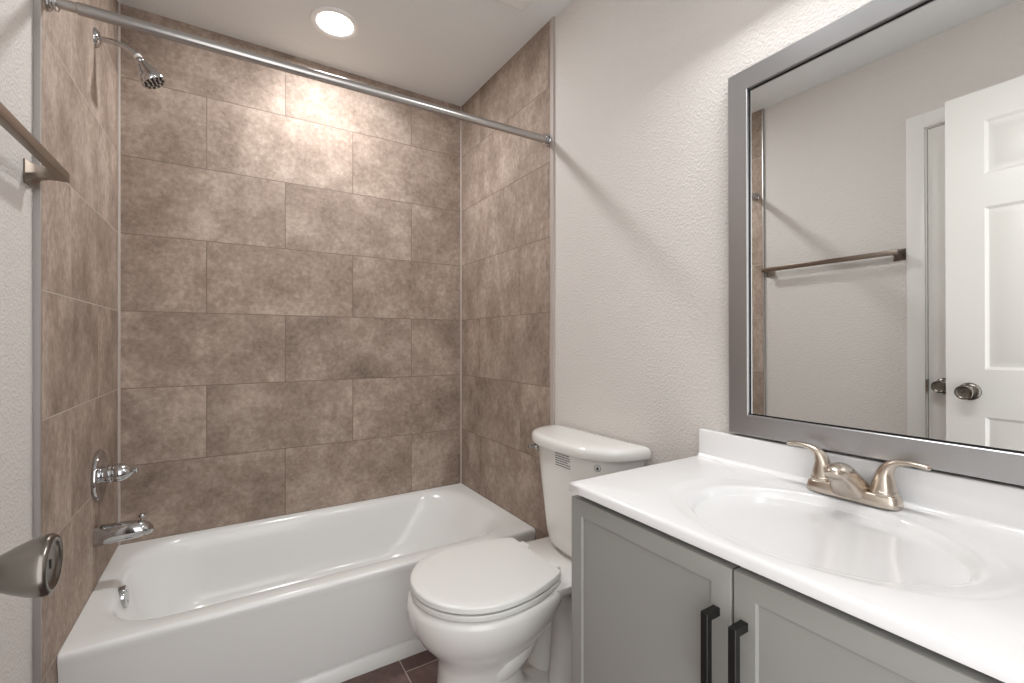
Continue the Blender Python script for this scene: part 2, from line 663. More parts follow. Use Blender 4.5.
loops = [
    tl(0, 0, 0.010, 0, 0.001, 0.0),
    tl(0, 0, 0.010, 0, 0.001, 0.048),
    tl(0, 0, 0.012, 0, 0.001, 0.050),
    tl(0, 0, 0.020, 0, 0.001, 0.052),
    tl(0, 0, 0.020, 0, 0.001, 0.060),
    tl(0, 0, 0.008, 0, 0.001, 0.064),
    tl(0, 0, 0.006, 0, 0.001, 0.075),
    tl(0, 0, 0.006, 0, 0.001, RIM - 0.05),
    tl(0, 0, 0.002, 0, 0.001, RIM - 0.030),
    tl(0, 0, 0.0, 0, 0.001, RIM - 0.016),
    tl(0, 0, 0.0012, 0, 0.001, RIM - 0.008),
    tl(0, 0, 0.005, 0, 0.001, RIM - 0.002),
    tl(0, 0, 0.012, 0, 0.001, RIM),
    tl(0.040, 0.055, 0.060, 0.024, 0.17, RIM - 0.0005),
    tl(0.052, 0.068, 0.068, 0.034, 0.18, RIM - 0.004),
    tl(0.062, 0.084, 0.076, 0.043, 0.185, RIM - 0.014),
    tl(0.070, 0.108, 0.082, 0.050, 0.19, RIM - 0.035),
    tl(0.080, 0.145, 0.088, 0.058, 0.19, RIM - 0.08),
    tl(0.096, 0.200, 0.097, 0.068, 0.185, RIM - 0.15),
    tl(0.112, 0.250, 0.106, 0.079, 0.18, RIM - 0.21),
    tl(0.128, 0.290, 0.118, 0.092, 0.175, RIM - 0.25),
    tl(0.150, 0.325, 0.136, 0.110, 0.16, RIM - 0.272),
    tl(0.185, 0.365, 0.170, 0.145, 0.14, RIM - 0.281),
    tl(0.30, 0.48, 0.26, 0.23, 0.07, RIM - 0.285),
]
loft(bm, loops, True, True)
obj('basin', bm, M['tub'], tub, sharp=50)
# overflow plate on the drain end
bm = bm_new()
ox = tx0 + 0.0700
lathe(bm, [(0.036, -0.006), (0.036, 0.010), (0.0345, 0.0125), (0.030, 0.0132), (0.0, 0.0132)], (ox, 1.95, zz(-0.847)), (1, 0, 0.10), 36)
ov = obj('overflow_plate', bm, M['chrome'], tub)
for dz in (0.018, -0.018):
    bm = bm_new()
    lathe(bm, [(0.004, 0.010), (0.004, 0.0145), (0.0, 0.015)], (ox - dz * 0.1, 1.95, zz(-0.847) + dz), (1, 0, 0.10), 12)
    obj('screw', bm, M['chrome'], ov)
bm = bm_new()
lathe(bm, [(0.030, 0), (0.030, 0.004), (0.024, 0.006), (0.0, 0.006)], (tx0 + 0.26, 1.95, RIM - 0.285), (0, 0, 1), 28)
obj('drain', bm, M['chrome'], tub)

# ------------------------------------------------------------------ tub fittings on the left tile wall
YC = 1.972
sp = thing('tub_spout', 'chrome tub spout with diverter knob above the tub rim', 'tub spout', (XL, YC, zz(-0.636)))
bm = bm_new()
zc = zz(-0.633)
tube(bm, smooth_path([(XL, YC, zc - 0.002, 0.032, 0.033), (XL + 0.03, YC, zc - 0.002, 0.032, 0.033), (XL + 0.075, YC, zc - 0.001, 0.031, 0.031),
                      (XL + 0.108, YC, zc - 0.002, 0.029, 0.029), (XL + 0.126, YC, zc - 0.006, 0.026, 0.025), (XL + 0.136, YC, zc - 0.013, 0.021, 0.018),
                      (XL + 0.139, YC, zc - 0.022, 0.012, 0.009)], 5), 28)
obj('spout_body', bm, M['chrome'], sp, sharp=60)
bm = bm_new()
lathe(bm, [(0.004, 0), (0.004, 0.012), (0.0095, 0.014), (0.011, 0.019), (0.009, 0.024), (0.0, 0.0255)], (XL + 0.118, YC, zc + 0.024), (0.12, 0, 1), 20)
obj('diverter_knob', bm, M['chrome'], sp)

vl = thing('shower_valve', 'chrome round shower valve with single teardrop handle above the spout', 'shower valve', (XL, 2.0, zz(-0.443)))
bm = bm_new()
lathe(bm, [(0.083, 0), (0.084, 0.006), (0.082, 0.011), (0.075, 0.0145), (0.066, 0.0135), (0.045, 0.014), (0.032, 0.015), (0.026, 0.017), (0.0255, 0.030), (0.0, 0.030)], (XL, 2.0, zz(-0.443)), (1, 0, 0), 48)
obj('escutcheon', bm, M['chrome'], vl)
bm = bm_new()
lathe(bm, [(0.020, 0.026), (0.029, 0.028), (0.031, 0.033), (0.0295, 0.037), (0.0275, 0.038), (0.0295, 0.042), (0.031, 0.052), (0.0295, 0.064), (0.0245, 0.077),
           (0.017, 0.088), (0.010, 0.094), (0.007, 0.096), (0.009, 0.098), (0.010, 0.101), (0.008, 0.105), (0.0, 0.106)], (XL, 2.0, zz(-0.443)), (1, 0, 0.02), 28)
obj('handle', bm, M['chrome'], vl, sharp=60)

sh = thing('wall_shower', 'chrome shower head on bent arm high on the left tile wall', 'shower head', (XL, YC, zz(0.995)))
bm = bm_new()
lathe(bm, [(0.030, 0), (0.030, 0.002), (0.027, 0.007), (0.019, 0.012), (0.0115, 0.014), (0.0, 0.014)], (XL, YC, zz(0.995)), (1, 0, 0), 32)
obj('wall_flange', bm, M['chrome'], sh)
bm = bm_new()
arm = [(XL, YC, zz(0.995)), (XL + 0.035, YC, zz(0.9965)), (XL + 0.055, YC, zz(0.9955)), (XL + 0.075, YC, zz(0.990)), (XL + 0.094, YC, zz(0.979)), (XL + 0.112, YC, zz(0.965))]
tube(bm, smooth_path([(*p, 0.0088, 0.0088) for p in arm], 5), 16, up=(0, 1, 0))
obj('shower_arm', bm, M['chrome'], sh, sharp=60)
hd = Vector((0.62, 0, -0.80)).normalized()
ho = Vector((XL + 0.108, YC, zz(0.969)))
bm = bm_new()
lathe(bm, [(0.0115, -0.004), (0.0118, 0.004), (0.0105, 0.008), (0.0, 0.008)], ho, hd, 8)
tag(obj('threaded_nut', bm, M['plastic'], sh), 'white threaded nut joining arm and head')
hd = Vector((0.50, -0.05, -0.865)).normalized()
bm = bm_new()
lathe(bm, [(0.0105, 0.006), (0.012, 0.010), (0.0125, 0.016), (0.010, 0.019), (0.014, 0.022), (0.018, 0.030), (0.0265, 0.052), (0.0325, 0.066), (0.0375, 0.073), (0.039, 0.080),
           (0.0385, 0.088), (0.0355, 0.092), (0.0335, 0.0915), (0.0, 0.0915)], ho, hd, 36)
head = obj('head_body', bm, M['chrome'], sh, sharp=45)
d_, u_, w_ = frame_of(hd)
bm = bm_new()
for ring, cnt in ((0.0, 1), (0.013, 6), (0.026, 11)):
    for k in range(cnt):
        a = 2 * PI * k / cnt
        lathe(bm, [(0.0042, 0.0905), (0.0036, 0.0945), (0.0, 0.0948)], ho + (u_ * math.cos(a) + w_ * math.sin(a)) * ring, hd, 8)
tag(obj('nozzles', bm, M['rubber'], head), 'dark spray nozzles in rings')

# ------------------------------------------------------------------ shower rod
rd = thing('shower_rod', 'satin steel shower curtain rod spanning the alcove below the ceiling', 'shower rod', (XL, 1.508, zz(0.832)))
ya, yb_ = 1.518, 1.499
za, zb = zz(0.826), zz(0.830)
dr = Vector((XR - XL, yb_ - ya, zb - za))
ln = dr.length
bm = bm_new()
lathe(bm, [(0.0118, 0.002), (0.0118, 0.075)], (XL, ya, za), dr, 24)
obj('inner_tube', bm, M['rod'], rd)
bm = bm_new()
lathe(bm, [(0.0120, 0.054), (0.0145, 0.056), (0.0145, ln - 0.002)], (XL, ya, za), dr, 28)
obj('outer_tube', bm, M['rod'], rd)
for p_, ax in (((XL, ya, za), dr), ((XR, yb_, zb), -dr)):
    bm = bm_new()
    lathe(bm, [(0.023, 0.0), (0.0235, 0.003), (0.0215, 0.006), (0.0175, 0.007), (0.0175, 0.011), (0.0205, 0.013), (0.0205, 0.018), (0.0165, 0.020), (0.0, 0.020)], p_, ax, 28)
    obj('end_flange', bm, M['chrome'], rd)

# ------------------------------------------------------------------ towel bar on the left wall
tb = thing('towel_bar', 'brushed nickel towel bar on the left wall beside the tile edge', 'towel bar', (PL, 1.145, zz(0.386)))
BX, BZ = -0.334, zz(0.386)
bm = bm_new()
bx(bm, BX - 0.006, BX + 0.010, 0.838, 1.455, BZ - 0.011, BZ + 0.011, 0.0012, 2)
obj('bar', bm, M['nickel_d'], tb)
for yc in (0.852, 1.439):
    bm = bm_new()
    lps = []
    for x, hyw, hz in ((PL, 0.0225, 0.026), (PL + 0.003, 0.0225, 0.026), (PL + 0.010, 0.0175, 0.020), (PL + 0.020, 0.0125, 0.0135), (PL + 0.035, 0.0095, 0.0105), (BX - 0.004, 0.0085, 0.0095)):
        o_ = -0.006 if x < PL + 0.015 else -0.002
        lps.append([Vector((x, yc + sy * hyw, BZ + o_ + sz * hz)) for sy, sz in ((-1, -1), (1, -1), (1, 1), (-1, 1))])
    loft(bm, lps)
    obj('post', bm, M['nickel_d'], tb, sharp=25)

# ------------------------------------------------------------------ toilet
TY = 1.219
to = thing('toilet', 'white two-piece toilet with closed lid between tub and vanity', 'toilet', (0.8, TY, 0))


def egg(xf, xb, xm, hw, z, n=64, pb=2.6, pf=2.0, yc=TY):
    """outline: semi-ellipse in front of xm, squarer behind it"""
    out = []
    for k in range(n):
        a = 2 * PI * k / n
        c, s = math.cos(a), math.sin(a)
        if c < 0:
            e = 2.0 / pf
            x = xm - abs(c) ** e * (xm - xf)
            y = math.copysign(abs(s) ** e * hw, s)
        else:
            e = 2.0 / pb
            x = xm + abs(c) ** e * (xb - xm)
            y = math.copysign(abs(s) ** (2.0 / pb) * hw, s)
        out.append(Vector((x, yc + y, z)))
    return out


bm = bm_new()
RZ = 0.413
lev = [
    (0.485, 0.95, 0.68, 0.128, 0.0), (0.487, 0.95, 0.68, 0.127, 0.02), (0.494, 0.945, 0.68, 0.121, 0.034), (0.500, 0.84, 0.66, 0.114, 0.05), (0.505, 0.78, 0.65, 0.109, 0.10), (0.512, 0.76, 0.65, 0.105, 0.17),
    (0.513, 0.76, 0.65, 0.106, 0.205), (0.510, 0.77, 0.65, 0.111, 0.222), (0.502, 0.79, 0.65, 0.121, 0.238), (0.488, 0.82, 0.65, 0.141, 0.262), (0.458, 0.85, 0.65, 0.164, 0.295),
    (0.437, 0.875, 0.645, 0.183, 0.330), (0.426, 0.895, 0.645, 0.193, 0.365), (0.424, 0.905, 0.645, 0.196, RZ - 0.020), (0.428, 0.905, 0.645, 0.194, RZ - 0.008), (0.436, 0.905, 0.645, 0.187, RZ - 0.001), (0.446, 0.90, 0.645, 0.178, RZ),
]
loft(bm, [egg(*l) for l in lev])
# rear deck carrying the tank
lps = []
for z, xa, xb, hw, hwb in ((0.365, 0.80, 1.02, 0.135, 0.115), (0.380, 0.77, 1.06, 0.155, 0.135), (0.400, 0.76, 1.075, 0.168, 0.150), (RZ + 0.002, 0.76, 1.075, 0.168, 0.150), (RZ + 0.007, 0.772, 1.066, 0.158, 0.142)):
    lp = []
    for k in range(40):
        a = 2 * PI * k / 40
        c, s = math.cos(a), math.sin(a)
        x = (xa + xb) / 2 + math.copysign(abs(c) ** 0.45, c) * (xb - xa) / 2
        f = (x - xa) / (xb - xa)
        lp.append(Vector((x, TY + math.copysign(abs(s) ** 0.45, s) * (hw + (hwb - hw) * f), z)))
    lps.append(lp)
loft(bm, lps)
# S-shaped trapway bulging on both sides of the pedestal
for s in (-1, 1):
    tube(bm, smooth_path([(0.60, TY + s * 0.030, 0.17, 0.060, 0.060), (0.67, TY + s * 0.052, 0.200, 0.058, 0.060), (0.725, TY + s * 0.066, 0.245, 0.056, 0.060), (0.760, TY + s * 0.068, 0.300, 0.055, 0.060),
                          (0.80, TY + s * 0.060, 0.345, 0.050, 0.055)], 6), 24, up=(0, 1, 0))
    tube(bm, smooth_path([(0.82, TY + s * 0.045, 0.345, 0.045, 0.05), (0.895, TY + s * 0.050, 0.315, 0.045, 0.05), (0.930, TY + s * 0.054, 0.24, 0.044, 0.05), (0.925, TY + s * 0.058, 0.14, 0.044, 0.052),
                          (0.915, TY + s * 0.060, 0.03, 0.046, 0.054)], 6), 20, up=(0, 1, 0))
obj('bowl', bm, M['ceramic'], to, sharp=60)
for s in (-1, 1):
    bm = bm_new()
    lathe(bm, [(0.014, 0), (0.0145, 0.006), (0.0125, 0.014), (0.007, 0.019), (0.0, 0.020)], (0.70, TY + s * 0.128, 0.0), (0, 0, 1), 20)
    obj('bolt_cap', bm, M['ceramic'], to)


def lid_loop(inset, z, xf=0.434, xb=0.850, hw=0.196, hb=0.140, n=72):
    """closed lid outline: round front, flanks drawing in to a straight hinge edge"""
    xm = 0.632
    pts = []
    m = 30
    for k in range(m + 1):
        a = -PI / 2 - PI * k / m              # right flank, round the nose, to the left flank
        pts.append((xm + math.cos(a) * (xm - xf), math.sin(a) * hw))
    for k in range(1, 13):
        t_ = k / 12
        x = xm + (xb - xm) * t_
        pts.append((x, hw - (hw - hb) * t_ ** 2.1))
    # rounded back corners and straight edge
    pts[-1] = (xb - 0.004, pts[-1][1] + 0.0005)
    pts.append((xb - 0.0005, hb - 0.005))
    for k in range(1, 8):
        pts.append((xb, (hb - 0.018) * (1 - 2 * k / 8)))
    pts.append((xb - 0.0005, -(hb - 0.005)))
    pts.append((xb - 0.004, -(hb + 0.0005)))
    for k in range(11, 0, -1):
        t_ = k / 12
        x = xm + (xb - xm) * t_
        pts.append((x, -(hw - (hw - hb) * t_ ** 2.1)))
    cx_ = 0.64
    out = []
    for x, y in pts:
        d = math.hypot(x - cx_, y)
        f = (d - inset) / d
        out.append(Vector((cx_ + (x - cx_) * f, TY + y * f, z)))
    return out


SZ = RZ + 0.0060
bm = bm_new()
loft(bm, [lid_loop(0.100, SZ - 0.005), lid_loop(0.100, SZ - 0.0005), lid_loop(0.0025, SZ), lid_loop(0.0015, SZ + 0.003), lid_loop(0.0015, SZ + 0.0125), lid_loop(0.0035, SZ + 0.0148), lid_loop(0.014, SZ + 0.0150)])
obj('seat', bm, M['seatp'], to, sharp=32)
LZ = SZ + 0.0215
bm = bm_new()
loft(bm, [lid_loop(0.100, LZ - 0.0052), lid_loop(0.100, LZ - 0.0005), lid_loop(0.001, LZ), lid_loop(0.0, LZ + 0.0015), lid_loop(0.0005, LZ + 0.013), lid_loop(0.003, LZ + 0.0165), lid_loop(0.007, LZ + 0.018), lid_loop(0.03, LZ + 0.0195), lid_loop(0.12, LZ + 0.0205)])
obj('seat_lid', bm, M['seatp'], to, sharp=32)
for s in (-1, 1):
    bm = bm_new()
    bx(bm, 0.846, 0.872, TY + s * 0.085 - 0.022, TY + s * 0.085 + 0.022, RZ + 0.004, LZ + 0.012, 0.006, 3)
    obj('hinge', bm, M['seatp'], to)

TKY = 1.196


def tank_loop(xf, hw, z, xb=1.098, n=80, nose=0.0):
    """tank outline: flat back on the wall, bowed front with swept corners"""
    out = []
    for k in range(n):
        a = 2 * PI * k / n
        c, s = math.cos(a), math.sin(a)
        if c >= 0:
            x = xb - (0.0 if abs(s) < 0.90 else 0.0)
            xx = xb - 0.008 + 0.008 * abs(c) ** 0.25
            y = math.copysign(abs(s) ** 0.30 * hw, s)
            out.append(Vector((xx, TKY + y, z)))
        else:
            y = math.copysign(abs(s) ** 0.74 * hw, s)
            x = xb - 0.008 - abs(c) ** 0.74 * (xb - 0.008 - xf)
            out.append(Vector((x, TKY + y, z)))
    return out


bm = bm_new()
TB, TT = RZ + 0.006, zz(-0.362)
prof = [(0.985, 0.135, TB + 0.001), (0.965, 0.155, TB + 0.008), (0.952, 0.170, TB + 0.025), (0.946, 0.178, TB + 0.06), (0.938, 0.192, TB + 0.16), (0.930, 0.206, TB + 0.26), (0.925, 0.219, TT - 0.01), (0.925, 0.220, TT)]
loft(bm, [tank_loop(*p) for p in prof])
tk = obj('tank', bm, M['ceramic'], to, sharp=60)
bm = bm_new()
prof = [(0.914, 0.224, TT - 0.002), (0.906, 0.239, TT), (0.903, 0.242, TT + 0.006), (0.903, 0.242, TT + 0.020), (0.905, 0.240, TT + 0.028), (0.911, 0.234, TT + 0.034), (0.925, 0.219, TT + 0.0375), (0.97, 0.17, TT + 0.039), (1.02, 0.10, TT + 0.0395)]
loft(bm, [tank_loop(xf, hw, z, xb=1.101 - max(0, 0.242 - hw) * 0.35) for xf, hw, z in prof])
obj('tank_lid', bm, M['ceramic'], to, sharp=60)
# flush lever on the tub side of the tank
bm = bm_new()
ly = TKY + 0.194
lathe(bm, [(0.011, 0.0), (0.011, 0.010), (0.007, 0.013), (0.007, 0.020)], (0.985, ly, TT - 0.035), (0, 1, 0), 16)
tube(bm, smooth_path([(0.99, ly + 0.019, TT - 0.033, 0.008, 0.004), (0.975, ly + 0.021, TT - 0.032, 0.0085, 0.004), (0.958, ly + 0.020, TT - 0.032, 0.0075, 0.004), (0.948, ly + 0.019, TT - 0.032, 0.005, 0.003)], 4), 12, up=(0, 1, 0))
tag(obj('flush_lever', bm, M['chrome'], to), 'chrome flush lever on the side')

# printed notice and drop emblem on the tank front


def on_tank(y, z):
    """x of the tank front at a given y, z"""
    t_ = (z - (TB + 0.26)) / (TT - 0.01 - (TB + 0.26))
    xf = 0.930 + (0.925 - 0.930) * t_
    hw = 0.206 + (0.219 - 0.206) * t_
    s = min(0.999, (abs(y - TKY) / hw)) ** (1 / 0.74)
    c = math.sqrt(1 - s * s)
    return 1.090 - c ** 0.74 * (1.090 - xf)


def print_strip(bm, ya, yb, z, h, n=6):
    pts = []
    for k in range(n + 1):
        y = ya + (yb - ya) * k / n
        x = on_tank(y, z)
        pts.append((x, y))
    lps = [[Vector((x - 0.0006, y, z - h / 2)), Vector((x - 0.0006, y, z + h / 2)), Vector((x + 0.001, y, z + h / 2)), Vector((x + 0.001, y, z - h / 2))] for x, y in pts]
    loft(bm, lps)


random.seed(4)
bm = bm_new()
for i in range(6):
    z = TT - 0.010 - i * 0.0078
    y = TKY + 0.016
    end = TKY - 0.058 + (0.012 if i == 3 else 0)
    while y > end + 0.004:
        w = random.uniform(0.006, 0.013)
        print_strip(bm, y, max(y - w, end), z, 0.0028, 2)
        y -= w + 0.0022
obj('printed_notice', bm, M['print'], tk, sharp=20)
ey, ez = TKY - 0.157, TT - 0.027
ex = on_tank(ey, ez)
nrm = Vector((on_tank(ey + 0.01, ez) - on_tank(ey - 0.01, ez), -0.02, 0)).normalized()
nrm = Vector((-abs(nrm.y), -abs(nrm.x), 0)).normalized()
bm = bm_new()
d_, u_, w_ = frame_of(nrm)
eo = Vector((ex, ey, ez))


def flat_shape(bm, outline, o, u, w, d, t0, t1):
    loft(bm, [[o + u * a + w * b + d * t0 for a, b in outline], [o + u * a + w * b + d * t1 for a, b in outline]])


for k in range(14):                        # ring of ticks round the drop
    a = 2 * PI * k / 14
    a2 = a + 0.30
    flat_shape(bm, [(math.cos(a) * 0.0088, math.sin(a) * 0.0088), (math.cos(a2) * 0.0088, math.sin(a2) * 0.0088), (math.cos(a2) * 0.0105, math.sin(a2) * 0.0105), (math.cos(a) * 0.0105, math.sin(a) * 0.0105)], eo, u_, w_, d_, -0.001, 0.0008)
drop = [(0, 0.0068), (0.0014, 0.0036), (0.0036, 0.0006), (0.0042, -0.0020), (0.0034, -0.0046), (0.0012, -0.0060), (-0.0012, -0.0060), (-0.0034, -0.0046), (-0.0042, -0.0020), (-0.0036, 0.0006), (-0.0014, 0.0036)]
flat_shape(bm, drop, eo, u_, w_, d_, -0.001, 0.0010)
obj('drop_emblem', bm, M['print'], tk, sharp=20)

# ------------------------------------------------------------------ vanity
VY0, VY1, VYC = 0.024, 0.783, 0.4035
CT = zz(-0.3095)                            # counter top
VX = 0.635                                 # counter front edge
va = thing('vanity_cabinet', 'grey shaker two-door vanity cabinet under the white sink top', 'vanity cabinet', (0.88, VYC, 0))
DX = 0.643                                 # door face
bm = bm_new()
for a, b_ in ((VY0 + 0.008, VY0 + 0.024), (VY1 - 0.024, VY1 - 0.008)):
    bx(bm, DX + 0.021, PR - 0.002, a, b_, 0.0, CT - 0.024)
bx(bm, DX + 0.021, PR - 0.002, VY0 + 0.02, VY1 - 0.02, 0.10, 0.116)
bx(bm, PR - 0.010, PR - 0.002, VY0 + 0.02, VY1 - 0.02, 0.10, CT - 0.024)
bx(bm, DX + 0.021, DX + 0.038, VY0 + 0.02, VY1 - 0.02, CT - 0.070, CT - 0.024)
bx(bm, DX + 0.021, DX + 0.038, VYC - 0.02, VYC + 0.02, 0.11, CT - 0.060)
bx(bm, DX + 0.075, DX + 0.090, VY0 + 0.02, VY1 - 0.02, 0.0, 0.101)
obj('body', bm, M['cab'], va)
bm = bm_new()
bx(bm, DX + 0.0205, DX + 0.024, VY0 + 0.012, VY1 - 0.012, CT - 0.040, CT - 0.0225)  # solid strips coloured dark for the shade above and between the doors
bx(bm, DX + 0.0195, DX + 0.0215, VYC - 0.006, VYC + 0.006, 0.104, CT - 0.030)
tag(obj('gap_shade_strips', bm, M['gap_shade'], va), 'near-black strips painting the shade under the sink top and between the doors')


def shaker(ya, yb, z0, z1, rail):
    bm = bm_new()
    bx(bm, DX, DX + 0.019, ya, yb, z0, z1)
    bm.faces.ensure_lookup_table()
    f = min(bm.faces, key=lambda q: q.calc_center_median().x)
    bmesh.ops.recalc_face_normals(bm, faces=list(bm.faces))
    bmesh.ops.inset_individual(bm, faces=[f], thickness=rail, depth=0.0)
    bmesh.ops.inset_individual(bm, faces=[f], thickness=0.004, depth=-0.0042)
    e = [e_ for e_ in bm.edges if all(abs(v_.co.x - DX) < 1e-5 for v_ in e_.verts) and (abs(e_.verts[0].co.y - e_.verts[1].co.y) < 1e-5 and (abs(e_.verts[0].co.y - ya) < 1e-5 or abs(e_.verts[0].co.y - yb) < 1e-5) or abs(e_.verts[0].co.z - e_.verts[1].co.z) < 1e-5 and (abs(e_.verts[0].co.z - z0) < 1e-5 or abs(e_.verts[0].co.z - z1) < 1e-5))]
    bmesh.ops.bevel(bm, geom=e, offset=0.002, segments=2, profile=0.5, affect='EDGES')
    return bm


DZ0, DZ1 = 0.105, CT - 0.0345
for ya, yb, hyc, lab in ((VYC + 0.0018, VY1 + 0.001, VYC + 0.026, 'left'), (VY0 + 0.004, VYC - 0.0018, VYC - 0.019, 'right')):
    dr_ = obj('door', shaker(ya, yb, DZ0, DZ1, 0.0475), M['cab'], va, sharp=25)
    # square black bar pull
    bm = bm_new()
    zt, zb_ = CT - 0.103, CT - 0.103 - 0.142
    bx(bm, DX - 0.032, DX - 0.020, hyc - 0.006, hyc + 0.006, zb_, zt, 0.0008, 1)
    for zq in (zt - 0.0065, zb_ + 0.0065):
        bx(bm, DX - 0.021, DX + 0.0008, hyc - 0.006, hyc + 0.006, zq - 0.0065, zq + 0.0065, 0.0008, 1)
    tag(obj('handle', bm, M['black'], dr_), 'matte black square bar pull')

# the moulded sink top: slab with an integral oval basin, and its backsplash
vt = thing('bathroom_sink', 'white moulded sink top with integral oval basin and backsplash', 'sink', (0.87, VYC, CT - 0.021))
bm = bm_new()
NV = 144
sx0, sx1, sy0, sy1 = VX, PR - 0.002, VY0, VY1
bcx, bcy = 0.853, 0.392


def ray_rect(a, x0, x1, y0, y1):
    c, s = math.cos(a), math.sin(a)
    t_ = 1e9
    if c > 1e-9:
        t_ = min(t_, (x1 - bcx) / c)
    if c < -1e-9:
        t_ = min(t_, (x0 - bcx) / c)
    if s > 1e-9:
        t_ = min(t_, (y1 - bcy) / s)
    if s < -1e-9:
        t_ = min(t_, (y0 - bcy) / s)
    return bcx + c * t_, bcy + s * t_


def rl(ins, z):
    lp = [Vector((*ray_rect(2 * PI * k / NV, sx0 + ins, sx1, sy0 + ins, sy1 - ins), z)) for k in range(NV)]
    return snap_corners(lp, sx0 + ins, sx1, sy0 + ins, sy1 - ins)


def el(ax, ay, z, ox=0.0, oy=0.0, p=2.0):
    out = []
    for k in range(NV):
        a = 2 * PI * k / NV
        # same ray direction as the rectangle so faces stay tidy
        c, s = math.cos(a), math.sin(a)
        r = 1.0 / (abs(c / ax) ** p + abs(s / ay) ** p) ** (1 / p)
        out.append(Vector((bcx + ox + c * r, bcy + oy + s * r, z)))
    return out


loops = [rl(0.004, CT - 0.0215), rl(0.001, CT - 0.0205), rl(0.0, CT - 0.017), rl(0.0, CT - 0.007), rl(0.0012, CT - 0.003), rl(0.004, CT - 0.0007), rl(0.008, CT),
         el(0.196, 0.262, CT - 0.0001), el(0.190, 0.252, CT - 0.0006), el(0.183, 0.242, CT - 0.0026), el(0.178, 0.232, CT - 0.0034), el(0.173, 0.220, CT - 0.0039), el(0.171, 0.215, CT - 0.0044), el(0.1695, 0.2115, CT - 0.0054),
         el(0.168, 0.2085, CT - 0.0070), el(0.1662, 0.2055, CT - 0.0098), el(0.164, 0.2020, CT - 0.0140), el(0.161, 0.198, CT - 0.0200), el(0.155, 0.190, CT - 0.032), el(0.145, 0.176, CT - 0.055), el(0.130, 0.155, CT - 0.080),
         el(0.108, 0.125, CT - 0.101, 0.004), el(0.080, 0.090, CT - 0.114, 0.008), el(0.050, 0.053, CT - 0.120, 0.012), el(0.024, 0.024, CT - 0.123, 0.015)]
loft(bm, loops, True, True)
obj('basin_slab', bm, M['marble'], vt, sharp=50)
bm = bm_new()
bx(bm, 1.087, PR - 0.001, VY0, VY1 - 0.002, CT - 0.002, zz(-0.238), 0.004, 3)
# small cove where the splash meets the deck
lps = []
for y in (VY0 + 0.001, VY1 - 0.004):
    lp = [Vector((1.0885, y, CT - 0.001))]
    for k in range(7):
        a = PI / 2 * k / 6
        lp.append(Vector((1.0885 - 0.011 + 0.011 * math.sin(a) - 0.0005, y, CT + 0.011 - 0.011 * math.cos(a) - 0.0002)))
    lps.append(lp)
loft(bm, lps)
obj('backsplash', bm, M['marble'], vt, sharp=40)
bm = bm_new()
lathe(bm, [(0.0225, -0.001), (0.0225, 0.001), (0.019, 0.0025), (0.0165, 0.0015), (0.0155, 0.003), (0.010, 0.0055), (0.0, 0.006)], (bcx + 0.015, bcy, CT - 0.123), (0, 0, 1), 28)
tag(obj('drain', bm, M['nickel'], vt), 'nickel pop-up drain')

# ------------------------------------------------------------------ faucet
FX, FY = 1.050, 0.4055
fa = thing('faucet', 'brushed nickel two-handle faucet on the white sink top', 'faucet', (FX, FY, CT))
bm = bm_new()


def stad(hx_, hy_, z, n=48, ox=0.0):
    out = []
    for k in range(n):
        a = 2 * PI * k / n
        c, s = math.cos(a), math.sin(a)
        y = math.copysign(abs(s) ** 0.5, s) * hy_
        x = math.copysign(abs(c) ** 0.5, c) * hx_
        out.append(Vector((FX + ox + x, FY + y, z)))
    return out


loft(bm, [stad(0.0255, 0.0785, CT + 0.0002), stad(0.0265, 0.0795, CT + 0.003), stad(0.0255, 0.0785, CT + 0.010), stad(0.0240, 0.0765, CT + 0.019), stad(0.0215, 0.0735, CT + 0.0225), stad(0.015, 0.065, CT + 0.0235)])
obj('base', bm, M['nickel'], fa, sharp=50)
# spout: broad foot sweeping up and forward to a rounded tip
bm = bm_new()
path = [(FX + 0.020, 0.032, 0.002, 0.028), (FX + 0.010, 0.032, 0.002, 0.040), (FX - 0.006, 0.0315, 0.002, 0.055), (FX - 0.0215, 0.030, 0.001, 0.0660), (FX - 0.034, 0.0265, 0.015, 0.0725), (FX - 0.050, 0.0225, 0.031, 0.0765),
        (FX - 0.066, 0.0195, 0.044, 0.0765), (FX - 0.078, 0.0165, 0.051, 0.0735), (FX - 0.086, 0.0120, 0.056, 0.0690), (FX - 0.0895, 0.006, 0.060, 0.065)]
lps = []
for x, hw, zl, zh in smooth_path(path, 4):
    lp = []
    for k in range(28):
        a = 2 * PI * k / 28
        c, s = math.cos(a), math.sin(a)
        zmid, hz = (zl + zh) / 2, (zh - zl) / 2
        # round on top, flared and flatter towards the foot
        ww = hw * (1.0 if s < 0 else 0.62 + 0.38 * (1 - s) ** 0.8)
        e_ = 0.8 if s > 0 else 0.45
        lp.append(Vector((x, FY + math.copysign(abs(c) ** e_, c) * ww, CT + zmid + math.copysign(abs(s) ** e_, s) * hz)))
    lps.append(lp)
loft(bm, lps)
obj('spout', bm, M['nickel'], fa, sharp=60)
